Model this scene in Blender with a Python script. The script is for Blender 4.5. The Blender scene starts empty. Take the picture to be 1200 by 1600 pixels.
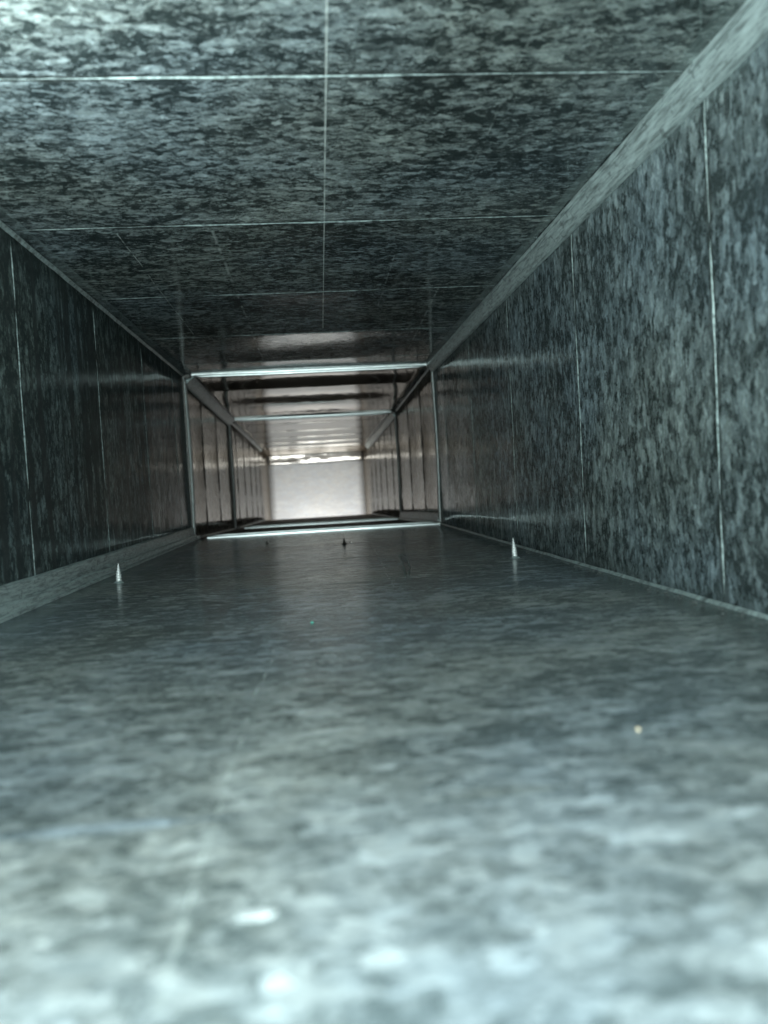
import bpy, bmesh, math, random
from mathutils import Vector, Matrix
random.seed(7)
S = bpy.context.scene
COL = S.collection

# ------------------------------------------------------------------ camera
yaw, pit, roll = .0838, -.0358, .0568
cy, sy, cp, sp, cr, sr = math.cos(yaw), math.sin(yaw), math.cos(pit), math.sin(pit), math.cos(roll), math.sin(roll)
u0 = Vector((cy, -sy, 0)); fw = Vector((sy*cp, cy*cp, sp)); up0 = Vector((-sy*sp, -cy*sp, cp))
rt = u0*cr - up0*sr; up = u0*sr + up0*cr
cam = bpy.data.cameras.new('camera'); camo = bpy.data.objects.new('camera', cam); COL.objects.link(camo)
M = Matrix((rt, up, -fw)).transposed().to_4x4(); M.translation = Vector((.0038, 0, .1051)); camo.matrix_world = M
cam.sensor_fit = 'VERTICAL'; cam.sensor_height = 34.6; cam.sensor_width = 25.95; cam.lens = 26.0
cam.clip_start = .01; cam.clip_end = 100
cam.dof.use_dof = True; cam.dof.focus_distance = 1.0; cam.dof.aperture_fstop = 6.0
S.camera = camo

# ------------------------------------------------------------------ world, lamps, exposure
wd = bpy.data.worlds.new('World'); S.world = wd; wd.use_nodes = True
wd.node_tree.nodes['Background'].inputs[0].default_value = (.55, .62, .63, 1)
wd.node_tree.nodes['Background'].inputs[1].default_value = .06
S.view_settings.view_transform = 'Standard'; S.view_settings.look = 'None'
S.view_settings.exposure = 0; S.view_settings.gamma = 1
try:
    S.cycles.max_bounces = 14; S.cycles.glossy_bounces = 10; S.cycles.diffuse_bounces = 6
    S.cycles.sample_clamp_indirect = 4; S.cycles.caustics_reflective = True; S.cycles.blur_glossy = .3
    S.cycles.use_denoising = True
except Exception: pass

def area(name, loc, target, sx, sy_, power, color, spread=180):
    l = bpy.data.lights.new(name, 'AREA'); l.shape = 'RECTANGLE'; l.size = sx; l.size_y = sy_
    l.energy = power; l.color = color; l.spread = math.radians(spread)
    o = bpy.data.objects.new(name, l); COL.objects.link(o); o.location = loc
    o.rotation_euler = (Vector(target)-Vector(loc)).to_track_quat('-Z', 'Y').to_euler()
    return o
area('mouth_daylight', (-.04, -.04, .118), (.06, .46, -.20), .10, .08, 8.3, (.82, 1.0, 1.0))
area('added_ceiling_glare', (-.235, .33, .262), (-.085, .63, 1.21), .09, .12, 5.2, (.83, 1.0, .985))  # added lamp, no real source there; makes the glare on the upper left ceiling
area('elbow_daylight', (0.015, 4.62, -.50), (0.015, 4.62, 1), .54, .40, 8.4, (1.0, .94, .85))

# ------------------------------------------------------------------ materials
def nd(nt, t, **kw):
    n = nt.nodes.new(t)
    for k, v in kw.items(): setattr(n, k, v)
    return n
def new_mat(name):
    m = bpy.data.materials.new(name); m.use_nodes = True
    nt = m.node_tree; b = nt.nodes['Principled BSDF']
    return m, nt, b
def mth(nt, op, a, b=None, c=None, clamp=False):
    n = nd(nt, 'ShaderNodeMath', operation=op, use_clamp=clamp)
    for i, v in enumerate((a, b, c)):
        if v is None: continue
        if isinstance(v, (int, float)): n.inputs[i].default_value = v
        else: nt.links.new(v, n.inputs[i])
    return n.outputs[0]
def ramp(nt, fac, stops):
    r = nd(nt, 'ShaderNodeValToRGB'); e = r.color_ramp.elements
    while len(e) < len(stops): e.new(.5)
    for i, (p, c) in enumerate(stops):
        e[i].position = p; e[i].color = c if len(c) == 4 else (*c, 1)
    nt.links.new(fac, r.inputs[0]); return r.outputs[0]
def mixc(nt, fac, a, b, mode='MIX'):
    n = nd(nt, 'ShaderNodeMix', data_type='RGBA', blend_type=mode)
    for s, v in ((0, fac), (6, a), (7, b)):
        if isinstance(v, (int, float)): n.inputs[s].default_value = v
        elif isinstance(v, tuple): n.inputs[s].default_value = v if len(v) == 4 else (*v, 1)
        else: nt.links.new(v, n.inputs[s])
    return n.outputs[2]

def spangle(name, seed=0., gloss=.5, grough=.15, dark=(.025, .034, .034), light=(.64, .70, .69),
            tilt=.03, scale=120., axis='x', scratches=(), streak=None, wet=0., contrast=1., sheen=(.50, .54, .53), grime=None, low=.19, hue=.42):
    """hot-dip galvanised sheet: feathery zinc crystals of differing shade; dull zinc oxide scatter plus the sheen of the rolled sheet"""
    m, nt, b = new_mat(name); L = nt.links.new
    tc = nd(nt, 'ShaderNodeTexCoord'); mp = nd(nt, 'ShaderNodeMapping'); mp.inputs['Location'].default_value = (seed, seed*1.7, seed*.6)
    L(tc.outputs['Object'], mp.inputs[0]); P = mp.outputs[0]
    n1 = nd(nt, 'ShaderNodeTexNoise'); n1.inputs['Scale'].default_value = 130; n1.inputs['Detail'].default_value = 8; n1.inputs['Roughness'].default_value = .76
    L(P, n1.inputs['Vector'])
    sb = nd(nt, 'ShaderNodeVectorMath', operation='SUBTRACT'); L(n1.outputs['Color'], sb.inputs[0]); sb.inputs[1].default_value = (.5, .5, .5)
    ms = nd(nt, 'ShaderNodeVectorMath', operation='SCALE'); L(sb.outputs[0], ms.inputs[0]); ms.inputs['Scale'].default_value = .015
    ad = nd(nt, 'ShaderNodeVectorMath', operation='ADD'); L(P, ad.inputs[0]); L(ms.outputs[0], ad.inputs[1])
    st = nd(nt, 'ShaderNodeVectorMath', operation='MULTIPLY'); L(ad.outputs[0], st.inputs[0])
    st.inputs[1].default_value = {'x': (.5, 1, 1), 'z': (1, 1, .45)}[axis]
    v1 = nd(nt, 'ShaderNodeTexVoronoi', feature='F1'); v1.inputs['Scale'].default_value = scale; L(st.outputs[0], v1.inputs['Vector'])
    v2 = nd(nt, 'ShaderNodeTexVoronoi', feature='F1'); v2.inputs['Scale'].default_value = scale*2.1; L(st.outputs[0], v2.inputs['Vector'])
    v3 = nd(nt, 'ShaderNodeTexVoronoi', feature='F1'); v3.inputs['Scale'].default_value = scale*.52; L(st.outputs[0], v3.inputs['Vector'])
    s3 = nd(nt, 'ShaderNodeSeparateColor'); L(v3.outputs['Color'], s3.inputs[0])
    s1 = nd(nt, 'ShaderNodeSeparateColor'); L(v1.outputs['Color'], s1.inputs[0])
    s2 = nd(nt, 'ShaderNodeSeparateColor'); L(v2.outputs['Color'], s2.inputs[0])
    big = nd(nt, 'ShaderNodeTexNoise'); big.inputs['Scale'].default_value = 7; big.inputs['Detail'].default_value = 4; L(P, big.inputs['Vector'])
    fine = nd(nt, 'ShaderNodeTexNoise'); fine.inputs['Scale'].default_value = 260; fine.inputs['Detail'].default_value = 5; fine.inputs['Roughness'].default_value = .7; L(st.outputs[0], fine.inputs['Vector'])
    v4 = nd(nt, 'ShaderNodeTexVoronoi', feature='F1'); v4.inputs['Scale'].default_value = scale*4.2; L(st.outputs[0], v4.inputs['Vector'])
    s4 = nd(nt, 'ShaderNodeSeparateColor'); L(v4.outputs['Color'], s4.inputs[0])
    # crystals of several sizes: long tail of few pale ones over many dark ones, sharp rims, a few glints
    q1 = mth(nt, 'POWER', s1.outputs[0], 2.4); q2 = mth(nt, 'POWER', s2.outputs[0], 2.6); q4 = mth(nt, 'POWER', s4.outputs[0], 3.2)
    f = mth(nt, 'ADD', mth(nt, 'MULTIPLY', q1, .46), mth(nt, 'MULTIPLY', q2, .50))
    f = mth(nt, 'ADD', f, mth(nt, 'MULTIPLY', q4, .42))
    f = mth(nt, 'ADD', f, mth(nt, 'MULTIPLY', mth(nt, 'SUBTRACT', s3.outputs[1], .5), .20))
    f = mth(nt, 'ADD', f, mth(nt, 'MULTIPLY', mth(nt, 'SUBTRACT', fine.outputs['Fac'], .5), .75))
    f = mth(nt, 'ADD', f, mth(nt, 'MULTIPLY', mth(nt, 'SUBTRACT', big.outputs['Fac'], .52), .75))
    f = mth(nt, 'SUBTRACT', f, low)
    f = mth(nt, 'ADD', mth(nt, 'MULTIPLY', mth(nt, 'SUBTRACT', f, .36), contrast), .36, clamp=True)
    c = mixc(nt, f, dark, light)
    c = mixc(nt, mth(nt, 'MULTIPLY', s2.outputs[1], .5), c, mixc(nt, 1., c, (.93, .99, 1.06), 'MULTIPLY'))
    hn = nd(nt, 'ShaderNodeTexNoise'); hn.inputs['Scale'].default_value = 4.5; hn.inputs['Detail'].default_value = 2; L(P, hn.inputs['Vector'])
    c = mixc(nt, hue, c, ramp(nt, hn.outputs['Fac'], [(.36, (.86, .97, 1.10)), (.5, (.98, 1., .99)), (.64, (1.08, 1.03, .90))]), 'MULTIPLY')
    r = mth(nt, 'ADD', mth(nt, 'MULTIPLY', s1.outputs[2], .08), grough-.04)
    if streak:
        mq = nd(nt, 'ShaderNodeMapping'); mq.inputs['Scale'].default_value = streak[0]; L(tc.outputs['Object'], mq.inputs[0])
        ns = nd(nt, 'ShaderNodeTexNoise'); ns.inputs['Scale'].default_value = 1; ns.inputs['Detail'].default_value = 3; L(mq.outputs[0], ns.inputs['Vector'])
        k = ramp(nt, ns.outputs['Fac'], [(streak[1], (1, 1, 1)), (streak[1]+.07, (0, 0, 0))])
        c = mixc(nt, mth(nt, 'MULTIPLY', k, streak[2]), c, (.03, .036, .036))
    if grime is not None:                                       # dirt caught along the pressed beads
        gy = nd(nt, 'ShaderNodeSeparateXYZ'); L(tc.outputs['Object'], gy.inputs[0])
        gn = nd(nt, 'ShaderNodeTexNoise'); gn.inputs['Scale'].default_value = 45; gn.inputs['Detail'].default_value = 4; L(tc.outputs['Object'], gn.inputs['Vector'])
        fr = mth(nt, 'FRACT', mth(nt, 'DIVIDE', mth(nt, 'ADD', mth(nt, 'SUBTRACT', gy.outputs[1], grime), .295*8.5), .295))
        dd = mth(nt, 'MULTIPLY', mth(nt, 'ABSOLUTE', mth(nt, 'SUBTRACT', fr, .5)), .295)
        gk = mth(nt, 'MULTIPLY', mth(nt, 'LESS_THAN', dd, mth(nt, 'MULTIPLY', mth(nt, 'SUBTRACT', gn.outputs['Fac'], .30), .022)), .6)
        c = mixc(nt, gk, c, (.03, .035, .033))
    gcol = mixc(nt, .55, c, sheen)
    if scratches:
        sx = nd(nt, 'ShaderNodeSeparateXYZ'); L(tc.outputs['Object'], sx.inputs[0])
        wob = nd(nt, 'ShaderNodeTexNoise'); wob.inputs['Scale'].default_value = 9; L(tc.outputs['Object'], wob.inputs['Vector'])
        brk = nd(nt, 'ShaderNodeTexNoise'); brk.inputs['Scale'].default_value = 60; brk.inputs['Detail'].default_value = 4; L(tc.outputs['Object'], brk.inputs['Vector'])
        for (x0, slope, w, y0, y1, amt, wv, bk) in scratches:
            xs = mth(nt, 'SUBTRACT', sx.outputs[0], mth(nt, 'ADD', mth(nt, 'MULTIPLY', mth(nt, 'SUBTRACT', sx.outputs[1], y0), slope), x0))
            xs = mth(nt, 'ADD', xs, mth(nt, 'MULTIPLY', mth(nt, 'SUBTRACT', wob.outputs['Fac'], .5), wv))
            k = mth(nt, 'SUBTRACT', 1., mth(nt, 'DIVIDE', mth(nt, 'ABSOLUTE', xs), w), clamp=True)
            k = mth(nt, 'MULTIPLY', k, mth(nt, 'GREATER_THAN', sx.outputs[1], y0)); k = mth(nt, 'MULTIPLY', k, mth(nt, 'LESS_THAN', sx.outputs[1], y1))
            g = ramp(nt, brk.outputs['Fac'], [(bk, (0, 0, 0)), (bk+.15, (1, 1, 1))])
            k = mth(nt, 'MULTIPLY', mth(nt, 'MULTIPLY', k, g), amt, clamp=True)
            c = mixc(nt, k, c, (.80, .86, .82)); r = mth(nt, 'ADD', r, mth(nt, 'MULTIPLY', k, .25))
    ge = nd(nt, 'ShaderNodeNewGeometry')
    t1 = nd(nt, 'ShaderNodeVectorMath', operation='SUBTRACT'); L(v1.outputs['Color'], t1.inputs[0]); t1.inputs[1].default_value = (.5, .5, .5)
    t2 = nd(nt, 'ShaderNodeVectorMath', operation='SCALE'); L(t1.outputs[0], t2.inputs[0]); t2.inputs['Scale'].default_value = tilt
    t3 = nd(nt, 'ShaderNodeVectorMath', operation='ADD'); L(ge.outputs['Normal'], t3.inputs[0]); L(t2.outputs[0], t3.inputs[1])
    t4 = nd(nt, 'ShaderNodeVectorMath', operation='NORMALIZE'); L(t3.outputs[0], t4.inputs[0])
    nrm = t4.outputs[0]
    if wet:
        mw = nd(nt, 'ShaderNodeMapping'); mw.inputs['Scale'].default_value = (60, 210, 60); L(tc.outputs['Object'], mw.inputs[0])
        nw = nd(nt, 'ShaderNodeTexNoise'); nw.inputs['Scale'].default_value = 1; nw.inputs['Detail'].default_value = 3; L(mw.outputs[0], nw.inputs['Vector'])
        bp = nd(nt, 'ShaderNodeBump'); bp.inputs['Strength'].default_value = wet; bp.inputs['Distance'].default_value = .0012
        L(nw.outputs['Fac'], bp.inputs['Height']); L(nrm, bp.inputs['Normal']); nrm = bp.outputs[0]
    L(c, b.inputs['Base Color']); b.inputs['Metallic'].default_value = 0; b.inputs['Roughness'].default_value = .75
    b.inputs['Specular IOR Level'].default_value = .12
    g = nd(nt, 'ShaderNodeBsdfPrincipled'); g.inputs['Metallic'].default_value = 1; L(gcol, g.inputs['Base Color']); L(r, g.inputs['Roughness']); L(nrm, g.inputs['Normal'])
    mx = nd(nt, 'ShaderNodeMixShader'); mx.inputs[0].default_value = gloss
    L(b.outputs[0], mx.inputs[1]); L(g.outputs[0], mx.inputs[2]); L(mx.outputs[0], nt.nodes['Material Output'].inputs['Surface'])
    return m

def worn(name, col, metal, rough, var=.5, stretch=(40, 6, 40), spots=.55):
    """plain rolled zinc strip: lengthwise scuffs and pits"""
    m, nt, b = new_mat(name); L = nt.links.new
    tc = nd(nt, 'ShaderNodeTexCoord'); mp = nd(nt, 'ShaderNodeMapping'); mp.inputs['Scale'].default_value = stretch; L(tc.outputs['Object'], mp.inputs[0])
    n = nd(nt, 'ShaderNodeTexNoise'); n.inputs['Scale'].default_value = 3.2; n.inputs['Detail'].default_value = 6; n.inputs['Roughness'].default_value = .7; L(mp.outputs[0], n.inputs['Vector'])
    n2 = nd(nt, 'ShaderNodeTexNoise'); n2.inputs['Scale'].default_value = 130; n2.inputs['Detail'].default_value = 3; L(tc.outputs['Object'], n2.inputs['Vector'])
    lo = tuple(x*(1-var) for x in col); hi = tuple(min(1, x*(1+var*.6)) for x in col)
    c = ramp(nt, n.outputs['Fac'], [(.36, lo), (.52, col), (.68, hi)])
    k = ramp(nt, n2.outputs['Fac'], [(spots+.06, (0, 0, 0)), (spots+.14, (1, 1, 1))])
    c = mixc(nt, mth(nt, 'MULTIPLY', k, .6), c, tuple(x*.25 for x in col))
    L(c, b.inputs['Base Color']); b.inputs['Metallic'].default_value = metal
    L(mth(nt, 'ADD', mth(nt, 'MULTIPLY', n.outputs['Fac'], .25), rough-.12), b.inputs['Roughness'])
    bp = nd(nt, 'ShaderNodeBump'); bp.inputs['Strength'].default_value = .35; bp.inputs['Distance'].default_value = .001
    L(mth(nt, 'ADD', n.outputs['Fac'], mth(nt, 'MULTIPLY', n2.outputs['Fac'], .4)), bp.inputs['Height']); L(bp.outputs[0], b.inputs['Normal'])
    return m
def plain(name, col, metal=0., rough=.5):
    m, nt, b = new_mat(name)
    n = nd(nt, 'ShaderNodeTexNoise'); n.inputs['Scale'].default_value = 300; n.inputs['Detail'].default_value = 3
    c = ramp(nt, n.outputs['Fac'], [(.3, tuple(x*.7 for x in col)), (.7, col)])
    nt.links.new(c, b.inputs['Base Color']); b.inputs['Metallic'].default_value = metal; b.inputs['Roughness'].default_value = rough
    return m

CEIL_SCR = [  # x0, slope, half width, y0, y1, amount, wobble, break-up
    (.0232, .004, .0011, -.3, 1.40, .75, .0, .30),
    (-.195, -.012, .0010, .86, 1.42, .7, .006, .40),
    (-.094, -.006, .0026, .86, 1.72, .55, .004, .46),
    (.117, .0, .0011, .90, 1.25, .5, .003, .45),
    (.198, .03, .0022, 1.1, 1.80, .45, .002, .42),
    (.16, .01, .0008, .5, 1.0, .4, .008, .5)]
FLOOR_SCR = [(-.036, .0, .0016, .10, .36, .26, .010, .40), (-.034, .03, .0014, .40, .62, .26, .012, .42),
             (.075, .03, .0010, .78, 1.2, .35, .01, .45)]
M_CEIL = spangle('galvanised_ceiling', 1.3, grime=.5463, tilt=.010, grough=.10, gloss=.55, light=(.60, .67, .66), dark=(.022, .031, .031), scale=135, contrast=.88, scratches=CEIL_SCR)
M_FLOOR = spangle('galvanised_floor', 4.1, low=.12, hue=.5, scratches=FLOOR_SCR, wet=.45, grough=.2, gloss=.66, sheen=(.20, .25, .245), scale=112, dark=(.10, .12, .12), light=(.64, .68, .69), contrast=.74)
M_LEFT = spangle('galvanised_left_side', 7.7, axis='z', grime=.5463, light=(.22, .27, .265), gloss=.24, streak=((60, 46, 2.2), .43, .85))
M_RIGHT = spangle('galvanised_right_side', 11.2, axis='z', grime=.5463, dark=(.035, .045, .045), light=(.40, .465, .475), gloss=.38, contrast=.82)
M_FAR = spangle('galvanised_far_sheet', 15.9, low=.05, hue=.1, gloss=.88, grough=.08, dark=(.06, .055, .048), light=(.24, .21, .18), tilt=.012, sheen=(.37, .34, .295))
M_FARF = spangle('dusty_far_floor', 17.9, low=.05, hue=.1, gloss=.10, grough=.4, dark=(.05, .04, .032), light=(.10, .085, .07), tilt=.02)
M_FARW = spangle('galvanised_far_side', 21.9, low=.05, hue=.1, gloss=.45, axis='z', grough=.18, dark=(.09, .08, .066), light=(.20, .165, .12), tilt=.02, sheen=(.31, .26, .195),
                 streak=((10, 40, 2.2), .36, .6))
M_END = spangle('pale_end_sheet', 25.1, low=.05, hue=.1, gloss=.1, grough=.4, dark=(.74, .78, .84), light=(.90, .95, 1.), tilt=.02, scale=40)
M_HEM = spangle('hem_sheet', 31.1, low=.05, hue=.1, gloss=.75, grough=.16, dark=(.10, .105, .105), light=(.5, .53, .53), tilt=.1, scale=30, sheen=(.5, .52, .52))
M_SEAM = worn('scuffed_seam_zinc', (.33, .39, .385), .35, .42, .6, (110, 12, 110), .54)
M_BEAD = worn('bead_crest_zinc', (.30, .36, .355), .45, .42, .75, (40, 40, 40), .54)
M_BEADFAR = worn('shadow_toned_bead', (.07, .062, .055), .3, .5, .5, (90, 90, 90))  # groove shadow along the far beads, put into a dark base colour
M_CLEAT = worn('bright_cleat_zinc', (.88, .92, .91), .97, .36, .18, (12, 60, 60), .7)
M_POST = worn('dull_cleat_zinc', (.12, .115, .105), .15, .5, .35, (60, 60, 8), .66)
M_SCREW = plain('bright_screw_zinc', (.98, .99, .98), .5, .5)
M_DARKSCREW = plain('blackened_screw', (.03, .028, .025), .4, .45)
M_TEAL = plain('teal_paint', (.05, .38, .30), 0, .5)
M_GRAIN = plain('sandy_grain', (.62, .50, .34), 0, .7)
M_PALE = plain('pale_chip', (.24, .255, .255), 0, .5)
M_HAIR = plain('grey_filament', (.10, .13, .12), 0, .4)

# ------------------------------------------------------------------ mesh helpers
def link(name, me, mat, parent=None, loc=(0, 0, 0), rot=(0, 0, 0)):
    o = bpy.data.objects.new(name, me); COL.objects.link(o)
    if mat and not me.materials: me.materials.append(mat)
    own = mat and me.materials[0] is not mat
    if own: o.material_slots[0].link = 'OBJECT'; o.material_slots[0].material = mat
    if parent: o.parent = parent
    o.location = loc; o.rotation_euler = rot
    return o
def from_bm(name, bm, smooth=True):
    me = bpy.data.meshes.new(name); bmesh.ops.recalc_face_normals(bm, faces=bm.faces); bm.to_mesh(me); bm.free()
    if smooth:
        for p in me.polygons: p.use_smooth = True
        try: me.set_sharp_from_angle(angle=math.radians(40))
        except Exception: pass
    return me
def thing(name, label, cat, loc=(0, 0, 0), rot=(0, 0, 0), group=None):
    o = bpy.data.objects.new(name, None); COL.objects.link(o); o.location = loc; o.rotation_euler = rot
    o.empty_display_size = .05; o['label'] = label; o['category'] = cat
    if group: o['group'] = group
    return o
def tag(o, label, cat, group=None):
    o['label'] = label; o['category'] = cat
    if group: o['group'] = group
    return o

W, H, T = .6, .391, .0012
def sheet(name, a0, a1, y0, y1, place, outward, beads, mat, parent, amp=.0016, na=14, step=.018, seed=0, ex=.6):
    """one sheet between a0..a1 (across) and y0..y1 (along); bays between the beads belly out like real duct sheet"""
    rnd = random.Random(seed); ys = []
    n = max(2, int((y1-y0)/step))
    ys = [y0+(y1-y0)*i/n for i in range(n+1)]
    edges = [y0]+[b for b in beads if y0 < b < y1]+[y1]
    am = [amp*rnd.uniform(.8, 1.2) for _ in edges]
    ph = [rnd.uniform(-.5, .5) for _ in edges]
    def off(a, y):
        t = (a-a0)/(a1-a0); e = math.sin(math.pi*t)
        k = max(i for i in range(len(edges)-1) if edges[i] <= y+1e-9) if y > y0 else 0
        s = (y-edges[k])/(edges[k+1]-edges[k]); ln = min(1, (edges[k+1]-edges[k])/.295)
        v = am[k]*ln*math.sin(math.pi*s)*(e**ex if e > 0 else 0)
        v += .00035*math.sin(7*t+ph[k]*6)*math.sin(2*math.pi*s)*e
        return v
    bm = bmesh.new(); rows = []
    for y in ys:
        rows.append([bm.verts.new(place(a0+(a1-a0)*i/na, y, off(a0+(a1-a0)*i/na, y))) for i in range(na+1)])
    for j in range(len(rows)-1):
        for i in range(na): bm.faces.new((rows[j][i], rows[j][i+1], rows[j+1][i+1], rows[j+1][i]))
    me = bpy.data.meshes.new(name); bm.normal_update()
    if bm.faces[:] and bm.faces[:][0].normal.dot(Vector(outward)) > 0: bmesh.ops.reverse_faces(bm, faces=bm.faces[:])
    bm.to_mesh(me); bm.free()
    for p in me.polygons: p.use_smooth = True
    o = link(name, me, mat, parent)
    sd = o.modifiers.new('sheet_thickness', 'SOLIDIFY'); sd.thickness = T; sd.offset = -1
    return o

_beads = {}
def bead_mesh(length, w=.0030, h=.0012):
    key = (round(length, 3), w)
    if key in _beads: return _beads[key]
    rnd = random.Random(int(length*1000)); bm = bmesh.new(); rings = []
    n = 40
    for i in range(n+1):
        x = -length/2+length*i/n; k = .8+.35*math.sin(i*.45+1)*math.sin(i*.17)+rnd.uniform(-.25, .25); dy = rnd.uniform(-.0004, .0004)+.0007*math.sin(i*.23)
        taper = .35+.65*min(1, min(i, n-i)/2)
        rings.append([bm.verts.new((x, dy+w*k*q, hh*h*taper*k-.0004)) for q, hh in ((-.5, 0), (-.3, .7), (0, 1), (.3, .7), (.5, 0))])
    for a, b in zip(rings, rings[1:]):
        for i in range(4): bm.faces.new((a[i], a[i+1], b[i+1], b[i]))
        bm.faces.new((a[4], a[0], b[0], b[4]))
    bm.faces.new(rings[0]); bm.faces.new(rings[-1])
    _beads[key] = from_bm('bead', bm); return _beads[key]

def extrude_profile(name, prof, y0, y1, mat, parent, jitter=.0, n=None, closed=True):
    """profile (x,z) swept along y with slight unevenness"""
    rnd = random.Random(int(abs(prof[0][0])*1e4)+int(y1*100)); n = n or max(4, int((y1-y0)/.04)); bm = bmesh.new(); rings = []
    for i in range(n+1):
        y = y0+(y1-y0)*i/n; jx, jz = rnd.uniform(-jitter, jitter), rnd.uniform(-jitter, jitter)
        rings.append([bm.verts.new((x+jx, y, z+jz)) for x, z in prof])
    m = len(prof)
    for a, b in zip(rings, rings[1:]):
        for i in range(m): bm.faces.new((a[i], a[(i+1) % m], b[(i+1) % m], b[i]))
    bm.faces.new(rings[0]); bm.faces.new(rings[-1][::-1])
    return link(name, from_bm(name, bm), mat, parent)

def bar(name, p0, p1, wy, depth, inward, mat, parent, bend=0., lip=True, bev=.0022, lipm=None):
    """slip cleat: a rounded flat bar from p0 to p1 (in the section plane), depth inward, wy along the duct, rolled lip on the near edge"""
    p0, p1, inward = Vector(p0), Vector(p1), Vector(inward)
    d = (p1-p0); ln = d.length; d.normalize(); bm = bmesh.new(); n = 24; rings = []
    prof = []
    hw = wy/2
    for (yy, zz) in ((-hw, 0), (-hw, depth-bev), (-hw+bev*.3, depth-bev*.3), (-hw+bev, depth), (hw-bev*3, depth*.8), (hw-bev, depth*.62), (hw, depth*.4), (hw, 0)):
        prof.append((yy, zz))
    rnd = random.Random(int(ln*1e4))
    for i in range(n+1):
        t = i/n; b = bend*math.sin(math.pi*t)+rnd.uniform(-.0003, .0003); e = 1 if 0 < i < n else .45
        c = p0+d*ln*t
        rings.append([bm.verts.new(c+Vector((0, yy, 0))+inward*(zz*e+(b if zz > 0 else 0))) for yy, zz in prof])
    m = len(prof)
    for a, b in zip(rings, rings[1:]):
        for i in range(m): bm.faces.new((a[i], a[(i+1) % m], b[(i+1) % m], b[i]))
    bm.faces.new(rings[0]); bm.faces.new(rings[-1][::-1])
    o = link(name, from_bm(name, bm), mat, parent)
    if lip:
        bm = bmesh.new(); R = .0014; rings = []
        for i in range(n+1):
            t = .01+.98*i/n; b = bend*math.sin(math.pi*t)+rnd.uniform(-.0003, .0003); c = p0+d*ln*t+inward*(depth*.45+b)+Vector((0, -hw-.0012, 0))
            rings.append([bm.verts.new(c+Vector((0, R*math.cos(q), 0))+inward*R*math.sin(q)) for q in [k*math.pi/4 for k in range(8)]])
        for a, b in zip(rings, rings[1:]):
            for i in range(8): bm.faces.new((a[i], a[(i+1) % 8], b[(i+1) % 8], b[i]))
        bm.faces.new(rings[0]); bm.faces.new(rings[-1][::-1])
        link('rolled_lip', from_bm('rolled_lip', bm), lipm or M_CLEAT, o)
    return o

def section(label, y0, length, loc, slope, first_bead, mats, seams, amp, seed, floor_len=None, mb=None):
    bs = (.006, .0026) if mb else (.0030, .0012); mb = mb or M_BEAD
    """a length of rectangular duct: four sheets with pressed beads, two corner seams, two folded corners"""
    g = thing('duct_section', label, 'air duct', loc, (-slope, 0, 0), 'duct sections')
    mf, mc, ml, mr = mats; y1 = y0+length; fl = floor_len or y1
    beads = []; b = first_bead
    while b < y1-.05:
        if b > y0+.03: beads.append(b)
        b += .295
    fo = sheet('floor_panel', -W/2, W/2, y0, fl, lambda a, y, o: (a, y, -o*.4), (0, 0, -1), beads, mf, g, amp*.3, seed=seed)
    ce = sheet('ceiling_panel', -W/2, W/2, y0, y1, lambda a, y, o: (a, y, H+o), (0, 0, 1), beads, mc, g, amp, 20, seed=seed+1, ex=.6 if mb is M_BEADFAR else 3.5)
    le = sheet('side_panel', 0, H, y0, y1, lambda a, y, o: (-W/2-o, y, a), (-1, 0, 0), beads, ml, g, amp*.3, 10, seed=seed+2)
    ri = sheet('side_panel', 0, H, y0, y1, lambda a, y, o: (W/2+o, y, a), (1, 0, 0), beads, mr, g, amp*.3, 10, seed=seed+3)
    for y in beads:
        if y < fl-.03: link('bead', bead_mesh(W-.021, .010, .0006), mf, fo, (0, y, 0))
        link('bead', bead_mesh(W-.02), M_FAR if mb is M_BEADFAR else mb, ce, (0, y, H), (math.pi, 0, 0))
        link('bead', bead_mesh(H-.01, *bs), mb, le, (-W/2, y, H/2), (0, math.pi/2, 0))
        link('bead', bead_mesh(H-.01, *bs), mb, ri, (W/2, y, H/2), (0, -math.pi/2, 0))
    x = W/2
    prof = {'BL': [(-x, 0), (-x, .0300), (-x+.0035, .0292), (-x+.0048, .0275), (-x+.0050, .0120), (-x+.0075, .0105), (-x+.0090, .0040), (-x+.0125, .0030), (-x+.0130, 0)],
            'TR': [(x, H), (x-.0145, H), (x-.0143, H-.0026), (x-.0132, H-.0042), (x-.0120, H-.0042), (x-.0100, H-.0085), (x-.0082, H-.0112), (x-.0078, H-.0136), (x-.0052, H-.0188), (x-.0038, H-.0198), (x, H-.0205)],
            'TL': [(-x, H), (-x+.0245, H), (-x+.0240, H-.0035), (-x+.0125, H-.0105), (-x+.0062, H-.0205), (-x+.0035, H-.0232), (-x, H-.0240)],
            'BR': [(x, 0), (x, .0280), (x-.0035, .0272), (x-.0050, .0255), (x-.0060, .0080), (x-.0120, .0040), (x-.0130, 0)]}
    fold = {'TL': [(-x, H), (-x+.0035, H), (-x+.0022, H-.0018), (-x+.001, H-.0035), (-x, H-.0042)],
            'BR': [(x, 0), (x-.0028, 0), (x-.0018, .0011), (x-.0008, .0023), (x, .0028)],
            'BL': [(-x, 0), (-x+.0040, 0), (-x+.0024, .0018), (-x+.001, .0035), (-x, .0040)],
            'TR': [(x, H), (x-.0040, H), (x-.0024, H-.0018), (x-.001, H-.0035), (x, H-.0040)]}
    for k in ('BL', 'TR', 'TL', 'BR'):
        e = fl-.004 if k[0] == 'B' else y1-.004
        if k in seams: extrude_profile('corner_seam', prof[k], y0+.004, e, M_SEAM, g, .0003)
        else: extrude_profile('folded_corner', fold[k], y0+.004, e, M_BEAD, g, .0004)
    return g

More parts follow.
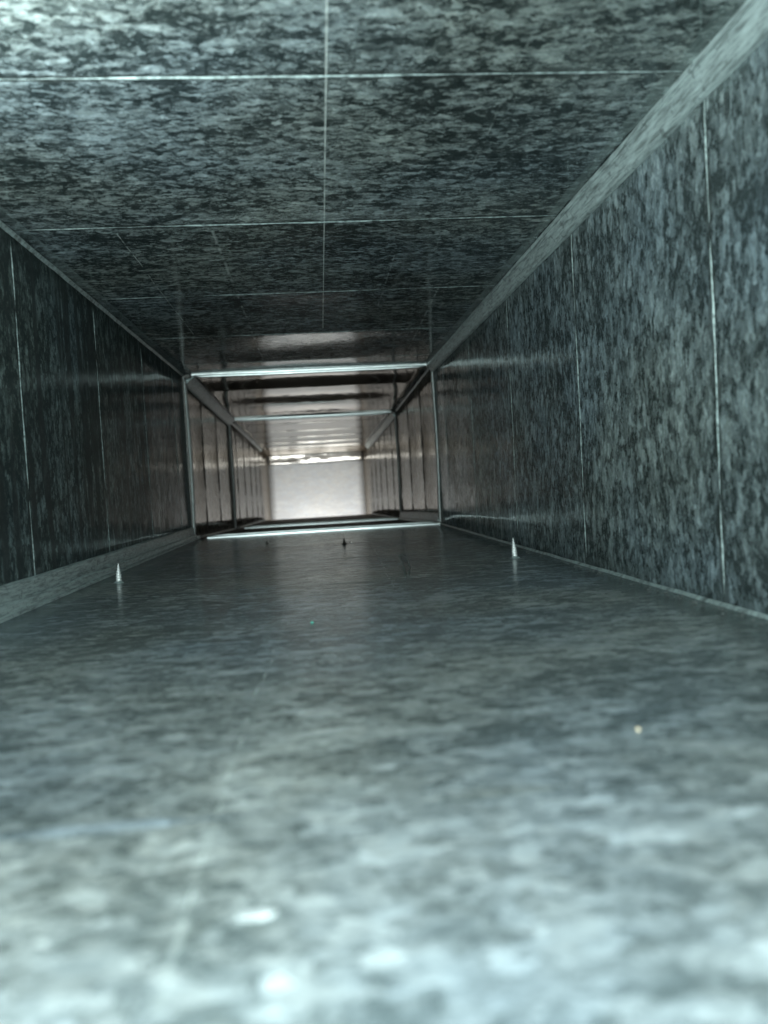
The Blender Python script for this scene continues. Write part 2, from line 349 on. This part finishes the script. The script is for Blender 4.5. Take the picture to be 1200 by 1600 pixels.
# ------------------------------------------------------------------ the duct
Y1, Y2, Y3, YE = 1.874, 2.79, 4.36, 4.90
SL2, SL3 = .027, .0215
Z2 = -SL2*(Y2-Y1); Z3 = Z2-SL3*(Y3-Y2)
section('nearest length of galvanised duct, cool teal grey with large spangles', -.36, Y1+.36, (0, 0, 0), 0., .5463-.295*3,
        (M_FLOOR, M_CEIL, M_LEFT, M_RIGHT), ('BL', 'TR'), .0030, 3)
section('short middle length of duct between the two joint frames, dark floor', 0, Y2-Y1, (0, Y1, 0), SL2, .25,
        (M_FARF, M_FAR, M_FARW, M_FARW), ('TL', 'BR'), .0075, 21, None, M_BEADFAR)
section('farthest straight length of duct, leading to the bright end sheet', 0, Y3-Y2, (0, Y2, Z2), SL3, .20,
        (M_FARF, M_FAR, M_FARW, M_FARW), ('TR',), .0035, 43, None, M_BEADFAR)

def joint(label, y, z, x0=0.):
    g = thing('joint_frame', label, 'duct joint', (x0, y, z), (0, 0, 0), 'slip joints between duct lengths')
    x = W/2
    bar('top_cleat', (-x+.022, 0, H), (x-.016, 0, H), .024, .0085, (0, 0, -1), M_CLEAT, g, .0010)
    bar('bottom_cleat', (-x+.034, 0, 0), (x-.004, 0, 0), .024, .0085, (0, 0, 1), M_CLEAT, g, .0006)
    bar('side_cleat', (-x, 0, .003), (-x, 0, H-.004), .022, .0085, (1, 0, 0), M_POST, g, .003, lipm=M_CLEAT)
    bar('side_cleat', (x, 0, .003), (x, 0, H-.012), .022, .0075, (-1, 0, 0), M_POST, g, -.003)
    for sx, sz in ((-1, 0), (1, 1), (-1, 1), (1, 0)):          # folded-over tab ends at the corners
        bm = bmesh.new(); bmesh.ops.create_cube(bm, size=1)
        bmesh.ops.scale(bm, verts=bm.verts, vec=(.017, .0225, .007)); bmesh.ops.bevel(bm, geom=bm.edges[:], offset=.002, segments=2, affect='EDGES')
        link('corner_tab', from_bm('corner_tab', bm), M_POST, g, (sx*(x-.010), .0005, .0042 if sz == 0 else H-.0042), (0, .12*sx, 0))
    return g
joint('bright edged slip joint frame at the end of the nearest duct length', Y1, 0)
joint('smaller dull slip joint frame deeper in, around the brownish far duct', Y2, Z2)

# elbow turning down at the far end, lit from its open lower end
el = thing('duct_elbow', 'far duct elbow turning down, with a bright pale back sheet', 'air duct', (0, Y3, Z3), (-SL3, 0, 0))
LE = YE-Y3; DN = .46
sheet('ceiling_panel', -W/2, W/2, 0, LE, lambda a, y, o: (a, y, H+o), (0, 0, 1), [.2], M_FARW, el, .001, seed=61)
sheet('side_panel', -DN, H, 0, LE, lambda a, y, o: (-W/2-o, y, a), (-1, 0, 0), [.17], M_FARW, el, .002, seed=62)
sheet('side_panel', -DN, H, 0, LE, lambda a, y, o: (W/2+o, y, a), (1, 0, 0), [.17], M_FARW, el, .002, seed=63)
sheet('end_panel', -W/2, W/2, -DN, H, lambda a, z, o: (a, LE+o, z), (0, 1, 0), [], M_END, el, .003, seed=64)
sheet('throat_panel', -W/2, W/2, -DN, -.004, lambda a, z, o: (a, .012-o, z), (0, -1, 0), [], M_FARF, el, .001, seed=65)
bm = bmesh.new(); rows = []
for i in range(41):                                               # buckled hem hanging under the elbow roof
    t = i/40; a = -W/2+.004+(W-.008)*t; wv = .010*math.sin(5.2*t+.6)+.006*math.sin(11*t)
    rows.append([bm.verts.new((a, LE-.060+wv*.3, H-.001)), bm.verts.new((a, LE-.056+wv*.3, H-.006)), bm.verts.new((a, LE-.046+wv*.6, H-.024)),
                 bm.verts.new((a, LE-.034+wv*.5, H-.044)), bm.verts.new((a, LE-.022, H-.060+.004*math.sin(9*t)))])
for r0, r1 in zip(rows, rows[1:]):
    for i in range(4): bm.faces.new((r0[i], r0[i+1], r1[i+1], r1[i]))
hem = link('buckled_hem', from_bm('buckled_hem', bm), M_HEM, el); sd = hem.modifiers.new('sheet_thickness', 'SOLIDIFY'); sd.thickness = .001

# ------------------------------------------------------------------ screws, specks
def screw(label, x, y, length, r, mat, lean=(0, 0), group='screw tips through the floor'):
    """self-tapping screw tip coming up through the floor: threaded shank narrowing to a point"""
    g = thing('screw', label, 'screw', (x, y, -.001), (lean[0], lean[1], 0), group)
    bm = bmesh.new(); seg = 14; rings = []; n = 44; pitch = .0032
    for i in range(n+1):
        z = -.004+(length+.004)*i/n; t = max(0, z)/length
        core = r*.78*(1 if t < .35 else max(.02, 1-((t-.35)/.65)**1.25)); ring = []
        for k in range(seg):
            a = 2*math.pi*k/seg; ph = (z/pitch-a/(2*math.pi)) % 1
            th = max(0, 1-abs(ph-.5)*4.2)*r*.55*(core/r+.15)
            rr = core+th if i < n else .00008
            ring.append(bm.verts.new((rr*math.cos(a), rr*math.sin(a), z)))
        rings.append(ring)
    for a, b in zip(rings, rings[1:]):
        for k in range(seg): bm.faces.new((a[k], a[(k+1) % seg], b[(k+1) % seg], b[k]))
    bm.faces.new(rings[0]); bm.faces.new(rings[-1])
    link('threaded_shank', from_bm('threaded_shank', bm), mat, g)
    bm = bmesh.new(); prev = None                                  # torn burr of sheet round the hole
    rnd = random.Random(int(x*1000)+9)
    a_ = [bm.verts.new((r*1.9*math.cos(k*.5236), r*1.9*math.sin(k*.5236), .0011)) for k in range(12)]
    b_ = [bm.verts.new((r*1.12*math.cos(k*.5236), r*1.12*math.sin(k*.5236), .0022+rnd.uniform(0, .0022))) for k in range(12)]
    for k in range(12): bm.faces.new((a_[k], a_[(k+1) % 12], b_[(k+1) % 12], b_[k]))
    link('burr', from_bm('burr', bm), mat if mat is M_DARKSCREW else M_BEAD, g)
    return g
screw('bright screw tip standing in the floor beside the left corner seam', -.253, .992, .027, .0035, M_SCREW, (-.02, .03))
screw('bright screw tip standing in the floor by the right side sheet', .253, .979, .028, .0035, M_SCREW, (.02, -.05))
screw('dark short screw tip in the floor before the first joint, right of centre', .046, 1.412, .0135, .0028, M_DARKSCREW)
screw('tiny dark screw tip in the floor before the first joint, left of centre', -.104, 1.543, .0085, .002, M_DARKSCREW)

def chip(name, label, cat, loc, size, mat, seed):
    rnd = random.Random(seed); bm = bmesh.new(); bmesh.ops.create_icosphere(bm, subdivisions=2, radius=1)
    for v in bm.verts:
        k = 1+rnd.uniform(-.18, .18); v.co = Vector((v.co.x*size[0]*k, v.co.y*size[1]*k, v.co.z*size[2]*k))
    o = link(name, from_bm(name, bm), mat, None, (loc[0], loc[1], size[2]*.6), (0, 0, rnd.uniform(-.3, .3)))
    return tag(o, label, cat)
chip('paint_fleck', 'tiny teal fleck lying on the dark middle of the floor', 'fleck', (-.007, .603), (.0014, .0018, .0006), M_TEAL, 1)
chip('sand_grain', 'small sandy grain lying out of focus on the right of the floor', 'grain', (.127, .299), (.0008, .0009, .0006), M_GRAIN, 2)
chip('pale_chip', 'blurred white chip lying on the floor closest to the viewer', 'chip', (-.0175, .190), (.0046, .0026, .0004), M_PALE, 3)
chip('metal_crumb', 'tiny shiny crumb lying beside the dark screw tip', 'crumb', (.060, 1.43), (.0014, .0014, .0012), M_SCREW, 4)

cu = bmesh.new(); pts = [(.094, .842, .0016), (.100, .90, .002), (.108, .99, .0016), (.112, 1.07, .0028), (.114, 1.10, .0016), (.120, 1.105, .0018), (.118, 1.02, .0026), (.110, .93, .0018), (.098, .85, .0016)]
rings = []
for i, p in enumerate(pts):
    d = Vector(pts[min(i+1, len(pts)-1)])-Vector(pts[max(i-1, 0)]); d.normalize(); s = d.cross(Vector((0, 0, 1))).normalized(); u = s.cross(d)
    rings.append([cu.verts.new(Vector(p)+(s*math.cos(k*math.pi/3)+u*math.sin(k*math.pi/3))*.00045) for k in range(6)])
for a, b in zip(rings, rings[1:]):
    for k in range(6): cu.faces.new((a[k], a[(k+1) % 6], b[(k+1) % 6], b[k]))
cu.faces.new(rings[0]); cu.faces.new(rings[-1])
tag(link('filament', from_bm('filament', cu), M_HAIR), 'thin looped filament lying on the dark floor left of the right screw', 'filament')

gm = bmesh.new(); rnd = random.Random(77)                            # crumbs of dust and swarf lying along the right-hand corner and scattered on the floor
for i in range(420):
    if i < 260: x, y = .3-.006-abs(rnd.gauss(0, .006)), rnd.uniform(.42, 1.7)
    else: x, y = rnd.uniform(-.27, .28), rnd.uniform(.35, 1.8)
    k = rnd.uniform(.0003, .0009) if i < 260 else rnd.uniform(.0002, .00055)
    t = bmesh.ops.create_icosphere(gm, subdivisions=1, radius=k)
    for v in t['verts']: v.co = Vector((v.co.x*rnd.uniform(.7, 1.5)+x, v.co.y*rnd.uniform(.7, 1.5)+y, max(-.0001, v.co.z*.7+k*.5)))
gr = link('grit', from_bm('grit', gm, False), plain('grey_grit', (.13, .14, .135), 0, .8)); gr['kind'] = 'stuff'
gr['label'] = 'fine grey dust crumbs scattered along the right floor corner'; gr['category'] = 'grit'
